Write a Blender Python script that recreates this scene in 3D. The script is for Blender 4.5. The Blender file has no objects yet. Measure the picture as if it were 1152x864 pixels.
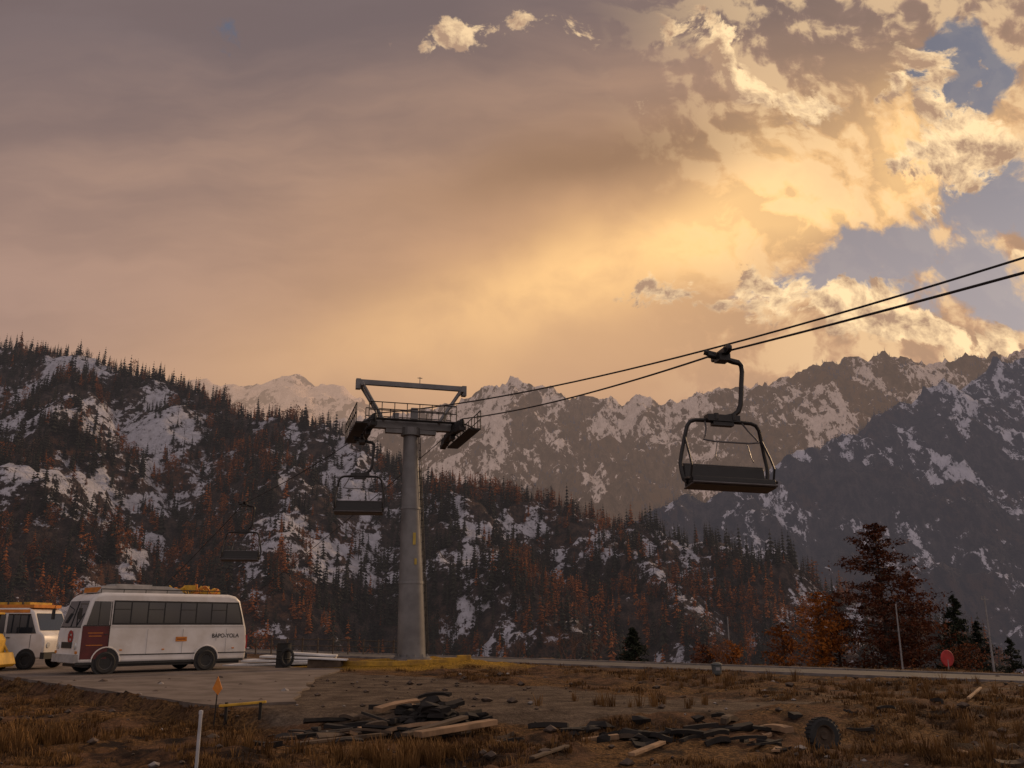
import bpy,bmesh,math,random
import numpy as np
from mathutils import Vector,Matrix,Euler
random.seed(7); rng=np.random.default_rng(7)
scene=bpy.context.scene
COL=scene.collection
# ------------------------------------------------------------ node helpers
class E:
    def __init__(s,nt,k): s.nt=nt; s.k=k
    def __add__(s,o): return M(s.nt,'ADD',s,o)
    __radd__=__add__
    def __mul__(s,o): return M(s.nt,'MULTIPLY',s,o)
    __rmul__=__mul__
    def __sub__(s,o): return M(s.nt,'SUBTRACT',s,o)
    def __rsub__(s,o): return M(s.nt,'SUBTRACT',o,s)
    def __truediv__(s,o): return M(s.nt,'DIVIDE',s,o)
def setin(nt,sock,v):
    if isinstance(v,E): nt.links.new(v.k,sock)
    elif isinstance(v,(tuple,list)):
        n=len(sock.default_value); v=list(v)
        if n==4 and len(v)==3: v=v+[1]
        sock.default_value=v
    else: sock.default_value=v
def M(nt,op,*a,clamp=False):
    n=nt.nodes.new('ShaderNodeMath'); n.operation=op; n.use_clamp=clamp
    for i,v in enumerate(a): setin(nt,n.inputs[i],v)
    return E(nt,n.outputs[0])
def sst(nt,v,a,b,lo=0.,hi=1.):
    n=nt.nodes.new('ShaderNodeMapRange'); n.interpolation_type='SMOOTHSTEP'
    setin(nt,n.inputs[0],v); n.inputs[1].default_value=a; n.inputs[2].default_value=b
    n.inputs[3].default_value=lo; n.inputs[4].default_value=hi
    return E(nt,n.outputs[0])
def mix(nt,f,a,b,mode='MIX'):
    n=nt.nodes.new('ShaderNodeMix'); n.data_type='RGBA'; n.blend_type=mode
    setin(nt,n.inputs[0],f); setin(nt,n.inputs[6],a); setin(nt,n.inputs[7],b)
    return E(nt,n.outputs[2])
def noise(nt,vec,scale,detail=5,rough=.55,dist=0.,col=False):
    n=nt.nodes.new('ShaderNodeTexNoise'); 
    if vec is not None: nt.links.new(vec.k,n.inputs['Vector'])
    n.inputs['Scale'].default_value=scale; n.inputs['Detail'].default_value=detail
    n.inputs['Roughness'].default_value=rough; n.inputs['Distortion'].default_value=dist
    return E(nt,n.outputs[1 if col else 0])
def vmul(nt,v,s):
    n=nt.nodes.new('ShaderNodeVectorMath'); n.operation='MULTIPLY'; setin(nt,n.inputs[0],v); setin(nt,n.inputs[1],s); return E(nt,n.outputs[0])
def vadd(nt,v,s):
    n=nt.nodes.new('ShaderNodeVectorMath'); n.operation='ADD'; setin(nt,n.inputs[0],v); setin(nt,n.inputs[1],s); return E(nt,n.outputs[0])
def comb(nt,x,y,z):
    n=nt.nodes.new('ShaderNodeCombineXYZ'); setin(nt,n.inputs[0],x); setin(nt,n.inputs[1],y); setin(nt,n.inputs[2],z); return E(nt,n.outputs[0])
def attr(nt,name):
    n=nt.nodes.new('ShaderNodeAttribute'); n.attribute_name=name; return E(nt,n.outputs['Fac'])
def newmat(name):
    m=bpy.data.materials.new(name); m.use_nodes=True; nt=m.node_tree
    return m,nt,nt.nodes['Principled BSDF']
def bump(nt,bs,h,strength=.5,dist=.02):
    b=nt.nodes.new('ShaderNodeBump'); setin(nt,b.inputs['Height'],h); b.inputs['Strength'].default_value=strength; b.inputs['Distance'].default_value=dist
    nt.links.new(b.outputs[0],bs.inputs['Normal'])
def simple(name,c,rough=.6,metal=0.,var=.25,scale=3.,spec=.5,dirt=None,bmp=0.):
    m,nt,bs=newmat(name)
    tc=nt.nodes.new('ShaderNodeTexCoord'); v=E(nt,tc.outputs['Object'])
    n=noise(nt,v,scale,6,.6)
    f=sst(nt,n,.3,.7)
    d=dirt if dirt else tuple(x*(1-var) for x in c)
    k=mix(nt,f,d,c)
    setin(nt,bs.inputs['Base Color'],k)
    bs.inputs['Roughness'].default_value=rough; bs.inputs['Metallic'].default_value=metal
    bs.inputs['Specular IOR Level'].default_value=spec
    if bmp: bump(nt,bs,noise(nt,v,scale*6,4,.6),bmp,.01)
    return m
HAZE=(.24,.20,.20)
def paint_haze(nt,bs,L,col=HAZE):  # paints aerial haze into the surface as emission growing with distance
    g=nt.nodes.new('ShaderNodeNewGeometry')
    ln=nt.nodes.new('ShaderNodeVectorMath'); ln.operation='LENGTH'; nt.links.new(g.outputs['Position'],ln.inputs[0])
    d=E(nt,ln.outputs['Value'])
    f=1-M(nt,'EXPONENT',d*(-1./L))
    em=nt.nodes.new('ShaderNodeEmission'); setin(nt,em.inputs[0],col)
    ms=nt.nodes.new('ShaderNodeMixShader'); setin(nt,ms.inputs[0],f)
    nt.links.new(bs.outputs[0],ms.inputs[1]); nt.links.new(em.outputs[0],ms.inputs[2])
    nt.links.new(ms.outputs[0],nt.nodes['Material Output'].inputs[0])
# ------------------------------------------------------------ mesh builder
class MB:
    def __init__(s): s.v=[]; s.f=[]; s.m=[]
    def add(s,vs,fs,m):
        o=len(s.v); s.v+= [tuple(p) for p in vs]; s.f+=[tuple(i+o for i in f) for f in fs]; s.m+=[m]*len(fs)
    def box(s,c,d,m=0,R=None):
        c=Vector(c); vs=[]
        for x in(-.5,.5):
            for y in(-.5,.5):
                for z in(-.5,.5):
                    p=Vector((x*d[0],y*d[1],z*d[2]))
                    if R is not None: p=R@p
                    vs.append(c+p)
        s.add(vs,[(0,1,3,2),(4,6,7,5),(0,4,5,1),(2,3,7,6),(0,2,6,4),(1,5,7,3)],m)
    def cyl(s,p0,p1,r0,r1=None,n=12,m=0,cap=True):
        if r1 is None: r1=r0
        p0=Vector(p0);p1=Vector(p1); d=(p1-p0).normalized(); a=d.orthogonal().normalized(); b=d.cross(a)
        vs=[]
        for p,r in((p0,r0),(p1,r1)):
            for i in range(n):
                t=2*math.pi*i/n; vs.append(p+a*r*math.cos(t)+b*r*math.sin(t))
        fs=[(i,(i+1)%n,n+(i+1)%n,n+i) for i in range(n)]
        if cap: fs+=[tuple(range(n-1,-1,-1)),tuple(range(n,2*n))]
        s.add(vs,fs,m)
    def tube(s,pts,r,n=8,m=0):
        pts=[Vector(p) for p in pts]; N=len(pts); vs=[]
        up=None
        for i,p in enumerate(pts):
            d=(pts[min(i+1,N-1)]-pts[max(i-1,0)]).normalized()
            if up is None: a=d.orthogonal().normalized()
            else:
                a=(up-d*up.dot(d)); a=a.normalized()
            up=a; b=d.cross(a); rr=r[i] if isinstance(r,(list,tuple)) else r
            for k in range(n):
                t=2*math.pi*k/n; vs.append(p+a*rr*math.cos(t)+b*rr*math.sin(t))
        fs=[]
        for i in range(N-1):
            for k in range(n): fs.append((i*n+k,i*n+(k+1)%n,(i+1)*n+(k+1)%n,(i+1)*n+k))
        fs+=[tuple(range(n-1,-1,-1)),tuple(range((N-1)*n,N*n))]
        s.add(vs,fs,m)
    def lathe(s,prof,c,axis,n=24,m=0):
        c=Vector(c);d=Vector(axis).normalized();a=d.orthogonal().normalized();b=d.cross(a);vs=[];K=len(prof)
        for i in range(n):
            t=2*math.pi*i/n
            for r,h in prof: vs.append(c+d*h+(a*math.cos(t)+b*math.sin(t))*r)
        fs=[]
        for i in range(n):
            j=(i+1)%n
            for k in range(K-1): fs.append((i*K+k,j*K+k,j*K+k+1,i*K+k+1))
        s.add(vs,fs,m)
    def prism(s,prof,y0,y1,m=0):
        n=len(prof); vs=[(x,y0,z) for x,z in prof]+[(x,y1,z) for x,z in prof]
        fs=[tuple(range(n)),tuple(range(2*n-1,n-1,-1))]+[(i,n+i,n+(i+1)%n,(i+1)%n) for i in range(n)]
        s.add(vs,fs,m)
    def wheel(s,c,axis,r,w,mt,mr):
        s.lathe([(r*.6,-w*.45),(r*.85,-w*.5),(r*.97,-w*.38),(r,-w*.2),(r,w*.2),(r*.97,w*.38),(r*.85,w*.5),(r*.6,w*.45)],c,axis,28,mt)
        s.lathe([(0,-w*.2),(r*.2,-w*.3),(r*.25,-w*.15),(r*.5,-w*.12),(r*.56,-w*.4),(r*.62,-w*.42)],c,axis,20,mr)
        s.lathe([(0,w*.2),(r*.2,w*.3),(r*.25,w*.15),(r*.5,w*.12),(r*.56,w*.4),(r*.62,w*.42)],c,axis,20,mr)
    def obj(s,name,mats,smooth=False,parent=None,bevel=0,seg=2,fix=True):
        me=bpy.data.meshes.new(name); me.from_pydata(s.v,[],s.f)
        for m in mats: me.materials.append(m)
        me.polygons.foreach_set('material_index',s.m)
        if fix:
            bm=bmesh.new(); bm.from_mesh(me); bmesh.ops.recalc_face_normals(bm,faces=bm.faces); bm.to_mesh(me); bm.free()
        if smooth: me.polygons.foreach_set('use_smooth',[True]*len(me.polygons))
        o=bpy.data.objects.new(name,me); COL.objects.link(o)
        if parent: o.parent=parent
        if bevel:
            b=o.modifiers.new('bevel','BEVEL'); b.width=bevel; b.segments=seg; b.limit_method='ANGLE'; b.angle_limit=.6
        if smooth:
            try:
                me.set_sharp_from_angle(angle=.7)
            except Exception: pass
        return o
def empty(name,loc=(0,0,0),rz=0):
    o=bpy.data.objects.new(name,None); COL.objects.link(o); o.location=loc; o.rotation_euler=(0,0,rz); o.empty_display_size=.3; return o
# ------------------------------------------------------------ numpy noise
_tab=rng.random(65536)*2*np.pi
def pn(x,y,seed=0):
    xi=np.floor(x).astype(np.int64); yi=np.floor(y).astype(np.int64); xf=x-xi; yf=y-yi
    def g(ix,iy,dx,dy):
        h=((ix*73856093)^(iy*19349663)^(seed*83492791+1013))&65535
        a=_tab[h]; return np.cos(a)*dx+np.sin(a)*dy
    u=xf**3*(xf*(xf*6-15)+10); v=yf**3*(yf*(yf*6-15)+10)
    return ((g(xi,yi,xf,yf)*(1-u)+g(xi+1,yi,xf-1,yf)*u)*(1-v)+(g(xi,yi+1,xf,yf-1)*(1-u)+g(xi+1,yi+1,xf-1,yf-1)*u)*v)*1.5
def fbm(x,y,o=5,seed=0,g=.5):
    r=0;a=1;
    for i in range(o): r=r+a*pn(x,y,seed+i); x=x*2.03+11.3; y=y*2.03-7.1; a*=g
    return r
def ridged(x,y,o=5,seed=0,g=.5):
    r=0;a=1;t=0
    for i in range(o): r=r+a*(1-2*np.abs(pn(x,y,seed+i))); t+=a; x=x*2.03+5.3; y=y*2.03-3.1; a*=g
    return r/t
def ss(a,b,x):
    t=np.clip((x-a)/(b-a),0,1); return t*t*(3-2*t)
def poly_h(x,y,P,k,rr=15):
    best=np.full(x.shape,-1e9)
    for (x0,y0,z0),(x1,y1,z1) in zip(P[:-1],P[1:]):
        dx,dy=x1-x0,y1-y0; t=np.clip(((x-x0)*dx+(y-y0)*dy)/(dx*dx+dy*dy),0,1)
        d=np.hypot(x-x0-t*dx,y-y0-t*dy); d=np.sqrt(d*d+rr*rr)-rr
        best=np.maximum(best,z0+t*(z1-z0)-k*d)
    return best
def grid(name,xs,ys,hf,mat,attrs=None):
    X,Y=np.meshgrid(xs,ys); Z=hf(X,Y); nx,ny=len(xs),len(ys)
    co=np.stack([X,Y,Z],-1).reshape(-1,3)
    i=np.arange(nx*ny).reshape(ny,nx)
    F=np.stack([i[:-1,:-1],i[:-1,1:],i[1:,1:],i[1:,:-1]],-1).reshape(-1,4)
    me=bpy.data.meshes.new(name); me.vertices.add(len(co)); me.vertices.foreach_set('co',co.ravel())
    me.loops.add(F.size); me.loops.foreach_set('vertex_index',F.ravel())
    me.polygons.add(len(F)); me.polygons.foreach_set('loop_start',np.arange(len(F))*4)
    me.polygons.foreach_set('use_smooth',np.ones(len(F),bool))
    me.update(); me.validate()
    for n,fn in (attrs or {}).items():
        a=me.attributes.new(n,'FLOAT','POINT'); a.data.foreach_set('value',fn(X,Y).ravel().astype(np.float32))
    me.materials.append(mat); o=bpy.data.objects.new(name,me); COL.objects.link(o); return o
# ------------------------------------------------------------ ground
TRACK=[(-6.6,20.2),(-3.5,18.7),(0.4,18.2),(3.4,18.8),(7.5,20.6),(3.2,23.2),(-1.2,28),(-3.2,31.5),(-8,35),(-11,33)]
def inpoly(x,y,P):
    r=np.zeros(x.shape,bool); n=len(P)
    for i in range(n):
        x0,y0=P[i];x1,y1=P[(i+1)%n]
        c=((y0>y)!=(y1>y))&(x<(x1-x0)*(y-y0)/(y1-y0+1e-12)+x0); r^=c
    return r
def track_a(x,y):
    a=0
    wx=fbm(x*.6,y*.6,3,50)*.8; wy=fbm(x*.6,y*.6,3,60)*.5
    for ox,oy in((0,0),(.4,.2),(-.4,-.2),(.2,-.4),(-.2,.4),(.7,0),(-.7,0)): a=a+inpoly(x+wx+ox,y+wy+oy,TRACK)
    a=a/7.
    yr=21.5+.22*(x-4)+fbm(x*.2,y*0,2,77)*.8
    rut=np.maximum(np.exp(-((y-yr)/.35)**2),np.exp(-((y-yr-1.7)/.35)**2))*ss(3,6,x)*.6
    return np.maximum(a,rut)
def yellow_a(x,y):
    n=fbm(x*.8,y*.8,3,5)*.3
    return np.clip(2.4*np.exp(-((x+4.6)/5.0)**2-((y-38.0)/2.6)**2)+n-.35,0,1)
def ground_h(x,y,detail=True):
    s=(x+1.5)*.596+(y-46)*.803
    far=-.05*np.clip(s,0,18)-.35*np.clip(s-18,0,1e9); far=np.maximum(far,-85)
    yb=np.where(x<-6.24,30.9+(x+16.9)*-1.0507,19.7); w=.5+2.5*ss(-6.3,-2,x)
    fg=-.35*(1-ss(yb-w,yb,y))
    md=.36*np.exp(-((x+4.1)/3.6)**2-((y-38.1)/2.0)**2)
    z=far+fg+md
    if detail:
        near=np.exp(-np.maximum(0,np.hypot(x,y)-60)/40)
        a=1-.85*track_a(x,y)
        road=ss(0,1.5,np.abs(s+2.1)-2.4)
        slab=np.where((y>yb-.0)&(x<-4),.1,1.)
        z=z+(.13*fbm(x*.35,y*.35,4,1)+.075*np.clip(fbm(x*1.5,y*1.5,4,9),-.3,1)+.03*ridged(x*3,y*3,2,15))*a*near*road*slab
        z=z+2.*(1-near)*fbm(x*.01,y*.01,4,3)*ss(40,120,s)
    return z
def axis(lo,hi,c0,c1,st,g=1.09):
    mid=list(np.arange(c0,c1,st)); a=[];d=st;p=c0
    while p>lo: d*=g; p-=d; a.append(p)
    b=[];d=st;p=mid[-1]
    while p<hi: d*=g; p+=d; b.append(p)
    return np.array(a[::-1]+mid+b)
m,nt,bs=newmat('ground_soil')
g=nt.nodes.new('ShaderNodeNewGeometry'); P=E(nt,g.outputs['Position'])
n1=noise(nt,P,.35,6,.6); n2=noise(nt,P,1.6,8,.68); n3=noise(nt,P,14,6,.7); n4=noise(nt,P,.9,5,.6)
c=mix(nt,sst(nt,n2,.38,.62),(.034,.018,.011),(.17,.09,.048))
c=mix(nt,sst(nt,n1,.45,.58)*.9,c,mix(nt,sst(nt,n3,.35,.65),(.07,.036,.014),(.23,.125,.048)))
c=mix(nt,sst(nt,n4,.55,.65),c,(.024,.014,.010))
tr=attr(nt,'track'); 
c=mix(nt,sst(nt,tr+(n2-.5)*.9,.3,.75),c,mix(nt,sst(nt,n2,.35,.65),(.075,.052,.038),(.18,.135,.10)))
c=mix(nt,attr(nt,'yellow'),c,mix(nt,sst(nt,n3,.3,.7),(.20,.11,.014),(.46,.27,.03)))
c=mix(nt,sst(nt,n3,.35,.7,.55,1.),(0,0,0),c)
setin(nt,bs.inputs['Base Color'],c); bs.inputs['Roughness'].default_value=.95; bs.inputs['Specular IOR Level'].default_value=.15
bump(nt,bs,n3*.6+n2,.95,.1)
gm=m
grid('ground',axis(-9000,9000,-26,26,.17),axis(-60,9500,10,46,.17),ground_h,gm,{'track':track_a,'yellow':yellow_a})
# ------------------------------------------------------------ hills
CREST=[(-760,640,270),(-540,615,222),(-361,600,186),(-330,598,176),(-292,590,172),(-258,585,156),(-225,580,152),(-190,570,134),(-158,560,124),(-96,540,107),(-51,525,88),(-8,510,75),(31,490,55),(67.6,475,44),(101,460,36),(131,440,27),(153,420,14),(182,400,-6),(240,380,-50)]
SP=[[(-430,605,195),(-390,480,130),(-340,370,60),(-300,280,0)],
 [(-292,590,170),(-255,490,118),(-215,390,62),(-195,300,0)],
 [(-158,560,122),(-118,460,70),(-92,360,16),(-80,300,-20)],
 [(-51,525,86),(-18,440,48),(20,350,0),(30,290,-35)],
 [(31,490,54),(62,420,20),(80,360,-12)],
 [(101,460,35),(128,390,2),(140,330,-35)]]
def hill_h(x,y):
    h=poly_h(x,y,CREST,.85,8)
    for s in SP: h=np.maximum(h,poly_h(x,y,s,.85,10))
    h=h+13*(ridged(x/95,y/95,4,21)-.35)+8*(ridged(x/34,y/34,3,31)-.3)+3.0*ridged(x/11,y/11,3,41)-1
    return np.maximum(h,-95)
def hill_snow(x,y):
    n=fbm(x/55,y/80,5,71,.6)+.5*fbm(x/14,y/14,3,75)
    az=x/y
    g=.75*np.exp(-((az+.172)/.035)**2-((y-470)/55)**2)+.6*np.exp(-((az+.285)/.035)**2-((y-400)/50)**2)
    return np.clip(.5+n*.8+.2*ss(0,-300,x)-.1*ss(-100,150,x)+g,0,1.15)
def rock_snow_mat(name,sc,hazeL,snowc=(.62,.63,.70),rockd=(.018,.016,.018),rockl=(.085,.066,.055),rust=(.12,.05,.02),thr=.55,hz=HAZE,st=(1,1,1),aw=1.,A=1.6,B=1.4,soft=.14):
    m,nt,bs=newmat(name); g=nt.nodes.new('ShaderNodeNewGeometry'); P0=E(nt,g.outputs['Position']); P=vmul(nt,P0,st)
    a=noise(nt,P,sc,8,.7); b=noise(nt,P,sc*4.1,6,.72); e=noise(nt,P0,sc*.35,3,.5)
    sp=nt.nodes.new('ShaderNodeSeparateXYZ'); nt.links.new(g.outputs['True Normal'],sp.inputs[0]); nz=E(nt,sp.outputs[2])
    rock=mix(nt,sst(nt,b,.38,.64),rockd,rockl); rock=mix(nt,sst(nt,e,.5,.65)*sst(nt,b,.4,.6),rock,rust)
    f=attr(nt,'snow')*aw+(a-.5)*A+(b-.5)*B+(nz-.72)*.55
    sn=sst(nt,f,thr,thr+soft)
    c=mix(nt,sn,rock,mix(nt,sst(nt,b,.35,.65),tuple(x*.7 for x in snowc),snowc))
    setin(nt,bs.inputs['Base Color'],c); bs.inputs['Roughness'].default_value=.9; bs.inputs['Specular IOR Level'].default_value=.1
    bump(nt,bs,a*2+b,1.,1.2/sc*.13)
    paint_haze(nt,bs,hazeL,hz); return m
HZ1=(.25,.205,.205); HZ2=(.23,.20,.225); HZ3=(.38,.265,.215)  # painted haze tints, mixed into hill, mountain and distant tree materials
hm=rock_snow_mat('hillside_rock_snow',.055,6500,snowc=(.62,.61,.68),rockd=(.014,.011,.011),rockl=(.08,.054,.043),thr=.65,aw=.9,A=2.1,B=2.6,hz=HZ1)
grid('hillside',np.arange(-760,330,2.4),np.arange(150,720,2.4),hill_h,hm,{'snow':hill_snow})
# range 2 (forested mountain, right)
R2=[(2900,2700,1050),(2300,2500,930),(1700,2300,770),(1322,2200,655),(1180,2120,580),(998,2000,503),(860,1930,432),(723,1850,373),(600,1780,312),(468,1700,258),(293,1600,185),(150,1500,120),(0,1420,50),(-150,1380,-40)]
R2S=[[(1700,2300,770),(1500,1900,480),(1320,1500,200),(1250,1250,20)],[(1322,2200,650),(1130,1850,380),(1000,1500,160),(900,1250,0)],[(1180,2120,578),(990,1800,350),(870,1500,140)],[(998,2000,500),(840,1700,290),(730,1400,90),(700,1250,-20)],[(860,1930,430),(700,1640,240),(620,1400,80)],[(723,1850,370),(590,1560,190),(500,1300,20)],[(468,1700,256),(380,1450,120),(320,1250,-20)],[(2300,2500,925),(2000,2000,560),(1800,1500,200)]]
def r2_h(x,y):
    h=poly_h(x,y,R2,.72,15)
    for s in R2S: h=np.maximum(h,poly_h(x,y,s,.78,18))
    h=h+60*(ridged(x/330,y/330,4,121)-.35)+38*(ridged(x/100,y/100,4,131)-.3)+11*ridged(x/32,y/32,3,141)-4
    return np.maximum(h,-110)
def r2_snow(x,y):
    h=r2_h(x,y); return np.clip(.35+.6*fbm(x/120,y/220,5,171,.62)+h/1700.,0,1)
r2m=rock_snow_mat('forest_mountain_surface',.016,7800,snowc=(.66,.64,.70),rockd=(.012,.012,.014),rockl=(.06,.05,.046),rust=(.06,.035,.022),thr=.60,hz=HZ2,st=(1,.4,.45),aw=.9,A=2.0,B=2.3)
grid('forested_mountain',np.arange(-300,2900,8.),np.arange(1150,3000,8.),r2_h,r2m,{'snow':r2_snow})
# range 3 far
R3=[(4200,3000,1500),(3000,3200,1250),(2300,3300,1080),(1960,3370,985),(1817,3400,985),(1700,3440,1000),(1491,3500,1030),(1400,3520,1005),(1307,3550,1020),(1200,3580,985),(1096,3600,982),(960,3650,940),(855,3700,945),(700,3750,915),(600,3780,945),(485,3800,925),(340,3830,935),(214,3850,972),(90,3880,1000),(-4,3900,1058),(-110,3930,1040),(-200,3960,985),(-313,4000,1000),(-430,4050,955),(-572,4100,950),(-842,4200,900),(-1100,4300,800),(-1500,4500,600)]
random.seed(3)
R3S=[]
for i in range(1,len(R3)-1,1):
    x,y,z=R3[i]; a=random.uniform(-.45,.35); L=random.uniform(900,1500); n=4; pts=[(x,y,z-5)]
    for k in range(1,n+1):
        pts.append((x+a*L*k/n+random.uniform(-60,60),y-L*k/n,z-(z-180)*(k/n)**.85*random.uniform(.9,1.05)))
    R3S.append(pts)
def r3_h(x,y):
    h=poly_h(x,y,R3,.85,8)
    for s in R3S: h=np.maximum(h,poly_h(x,y,s,1.0,12))
    h=h+70*(ridged(x/420,y/420,5,221)-.35)+60*(ridged(x/140,y/140,4,231)-.3)+20*ridged(x/45,y/45,3,241)-8
    return np.maximum(h,-110)
def r3_snow(x,y):
    h=r3_h(x,y); return np.clip(.44+.55*fbm(x/200,y/380,5,271,.62)+(h-600)/1400.+.24*ss(1200,-400,x),0,1)
r3m=rock_snow_mat('far_mountain_surface',.010,11000,snowc=(.86,.73,.65),rockd=(.022,.019,.018),rockl=(.13,.092,.068),rust=(.09,.052,.03),thr=.58,hz=HZ3,st=(1,.4,.45),aw=.9,A=2.0,B=2.3)  # snow colour warmed so sun-hit highlights are painted into the surface
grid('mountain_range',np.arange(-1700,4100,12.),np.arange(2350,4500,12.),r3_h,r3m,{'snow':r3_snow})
R4=[(-4200,6400,1550),(-2850,6500,1700),(-2500,6500,1740),(-2355,6500,1770),(-2050,6450,1730),(-1850,6500,1790),(-1652,6500,1800),(-1500,6480,1730),(-1278,6500,1700),(-1000,6600,1500),(-300,6700,1100),(500,6800,700)]
R4S=[[(a,6500,b),(a+random.uniform(-300,300),5900,b*.72),(a+random.uniform(-300,500),5300,b*.4)] for a,b in((-2700,1700),(-2355,1760),(-2050,1720),(-1850,1780),(-1652,1790),(-1400,1700),(-1100,1550),(-700,1300))]
def r4_h(x,y):
    h=poly_h(x,y,R4,.8,15)
    for s in R4S: h=np.maximum(h,poly_h(x,y,s,.95,15))
    return np.maximum(h+90*(ridged(x/420,y/420,6,321)-.35)+50*(ridged(x/160,y/160,4,331)-.3),-110)
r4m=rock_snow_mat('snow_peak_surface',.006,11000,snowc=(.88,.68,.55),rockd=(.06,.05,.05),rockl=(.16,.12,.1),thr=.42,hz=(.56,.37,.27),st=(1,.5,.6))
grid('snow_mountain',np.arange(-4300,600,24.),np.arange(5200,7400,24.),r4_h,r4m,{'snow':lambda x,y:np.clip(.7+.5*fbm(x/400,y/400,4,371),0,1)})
# ------------------------------------------------------------ forest prototypes
def leafmat(name,c1,c2,L=None,sc=.3,hz=HZ1):
    m,nt,bs=newmat(name)
    oi=nt.nodes.new('ShaderNodeObjectInfo'); g=nt.nodes.new('ShaderNodeNewGeometry')
    n=noise(nt,E(nt,g.outputs['Position']),sc,2,.6)
    c=mix(nt,M(nt,'ADD',n,(E(nt,oi.outputs['Random'])-.5)*.9,clamp=True),c1,c2)
    setin(nt,bs.inputs['Base Color'],c); bs.inputs['Roughness'].default_value=.85; bs.inputs['Specular IOR Level'].default_value=.15
    if L: paint_haze(nt,bs,L,hz)
    return m
lm_dark=leafmat('distant_spruce_foliage',(.008,.010,.008),(.032,.032,.021),7500)
lm_rust=leafmat('distant_larch_foliage',(.075,.023,.008),(.30,.095,.022),7500)
lm_bare=leafmat('distant_bare_wood',(.035,.022,.016),(.10,.06,.042),7500)
lm_bark=leafmat('distant_bark',(.02,.015,.012),(.035,.026,.02),7500)
lm_d2=leafmat('far_spruce_foliage',(.010,.012,.012),(.032,.029,.027),7800,hz=HZ2)
def proto_col(name,objs):
    c=bpy.data.collections.new(name)
    for o in objs:
        COL.objects.unlink(o); c.objects.link(o)
    return c
def spruce_proto(name,seed,tiers,spk,R,mat,bark,gap=0.):
    r=random.Random(seed); b=MB()
    b.cyl((0,0,0),(0,0,.97),.014,.002,5,1,False)
    for t in range(tiers):
        f=t/(tiers-1); z=.12+.86*f; rad=R*(1-f)**.8+.012; rad*=r.uniform(.8,1.15)
        for k in range(spk):
            if r.random()<gap: continue
            a=2*math.pi*(k+r.uniform(-.3,.3))/spk; w=2*math.pi/spk*.62; q=rad*r.uniform(.6,1.15); dz=rad*r.uniform(.25,.7)
            cx,cy=r.uniform(-.004,.004),r.uniform(-.004,.004)
            b.add([(cx,cy,z+.05),(q*.75*math.cos(a-w),q*.75*math.sin(a-w),z-dz*.6),(q*math.cos(a),q*math.sin(a),z-dz),(q*.75*math.cos(a+w),q*.75*math.sin(a+w),z-dz*.6)],[(0,1,2),(0,2,3)],0)
    return b.obj(name,[mat,bark],fix=False)
def leafy_proto(name,seed,mat,bark,n=150,cz=.6,rx=.24,rz=.4,s=.05):
    r=random.Random(seed); b=MB(); b.cyl((0,0,0),(0,0,.8),.016,.004,5,1,False)
    for i in range(n):
        a=r.uniform(0,6.28); u=r.random()**.5; h=r.uniform(-1,1); q=rx*u*math.sqrt(max(0,1-h*h))*r.uniform(.6,1.2)
        p=Vector((q*math.cos(a),q*math.sin(a),cz+h*rz)); 
        v=[p+Vector((r.uniform(-s,s),r.uniform(-s,s),r.uniform(-s,s))) for _ in range(3)]
        b.add(v,[(0,1,2)],0)
    return b.obj(name,[mat,bark],fix=False)
P1=proto_col('conifer_forest_trees',[spruce_proto('a_spruce1',1,9,8,.17,lm_dark,lm_bark),spruce_proto('b_spruce2',2,11,7,.14,lm_dark,lm_bark,.12),spruce_proto('c_spruce3',3,8,8,.2,lm_dark,lm_bark,.08),
 spruce_proto('d_larch1',4,10,6,.17,lm_rust,lm_bark,.25),leafy_proto('e_beech1',5,lm_rust,lm_bark),leafy_proto('f_bare1',6,lm_bare,lm_bark,90,.62,.2,.36,.035)])
P2=proto_col('mountain_forest_trees',[spruce_proto('a_far1',11,4,5,.19,lm_d2,lm_d2),spruce_proto('b_far2',12,4,5,.15,lm_d2,lm_d2,.1)])
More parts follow.
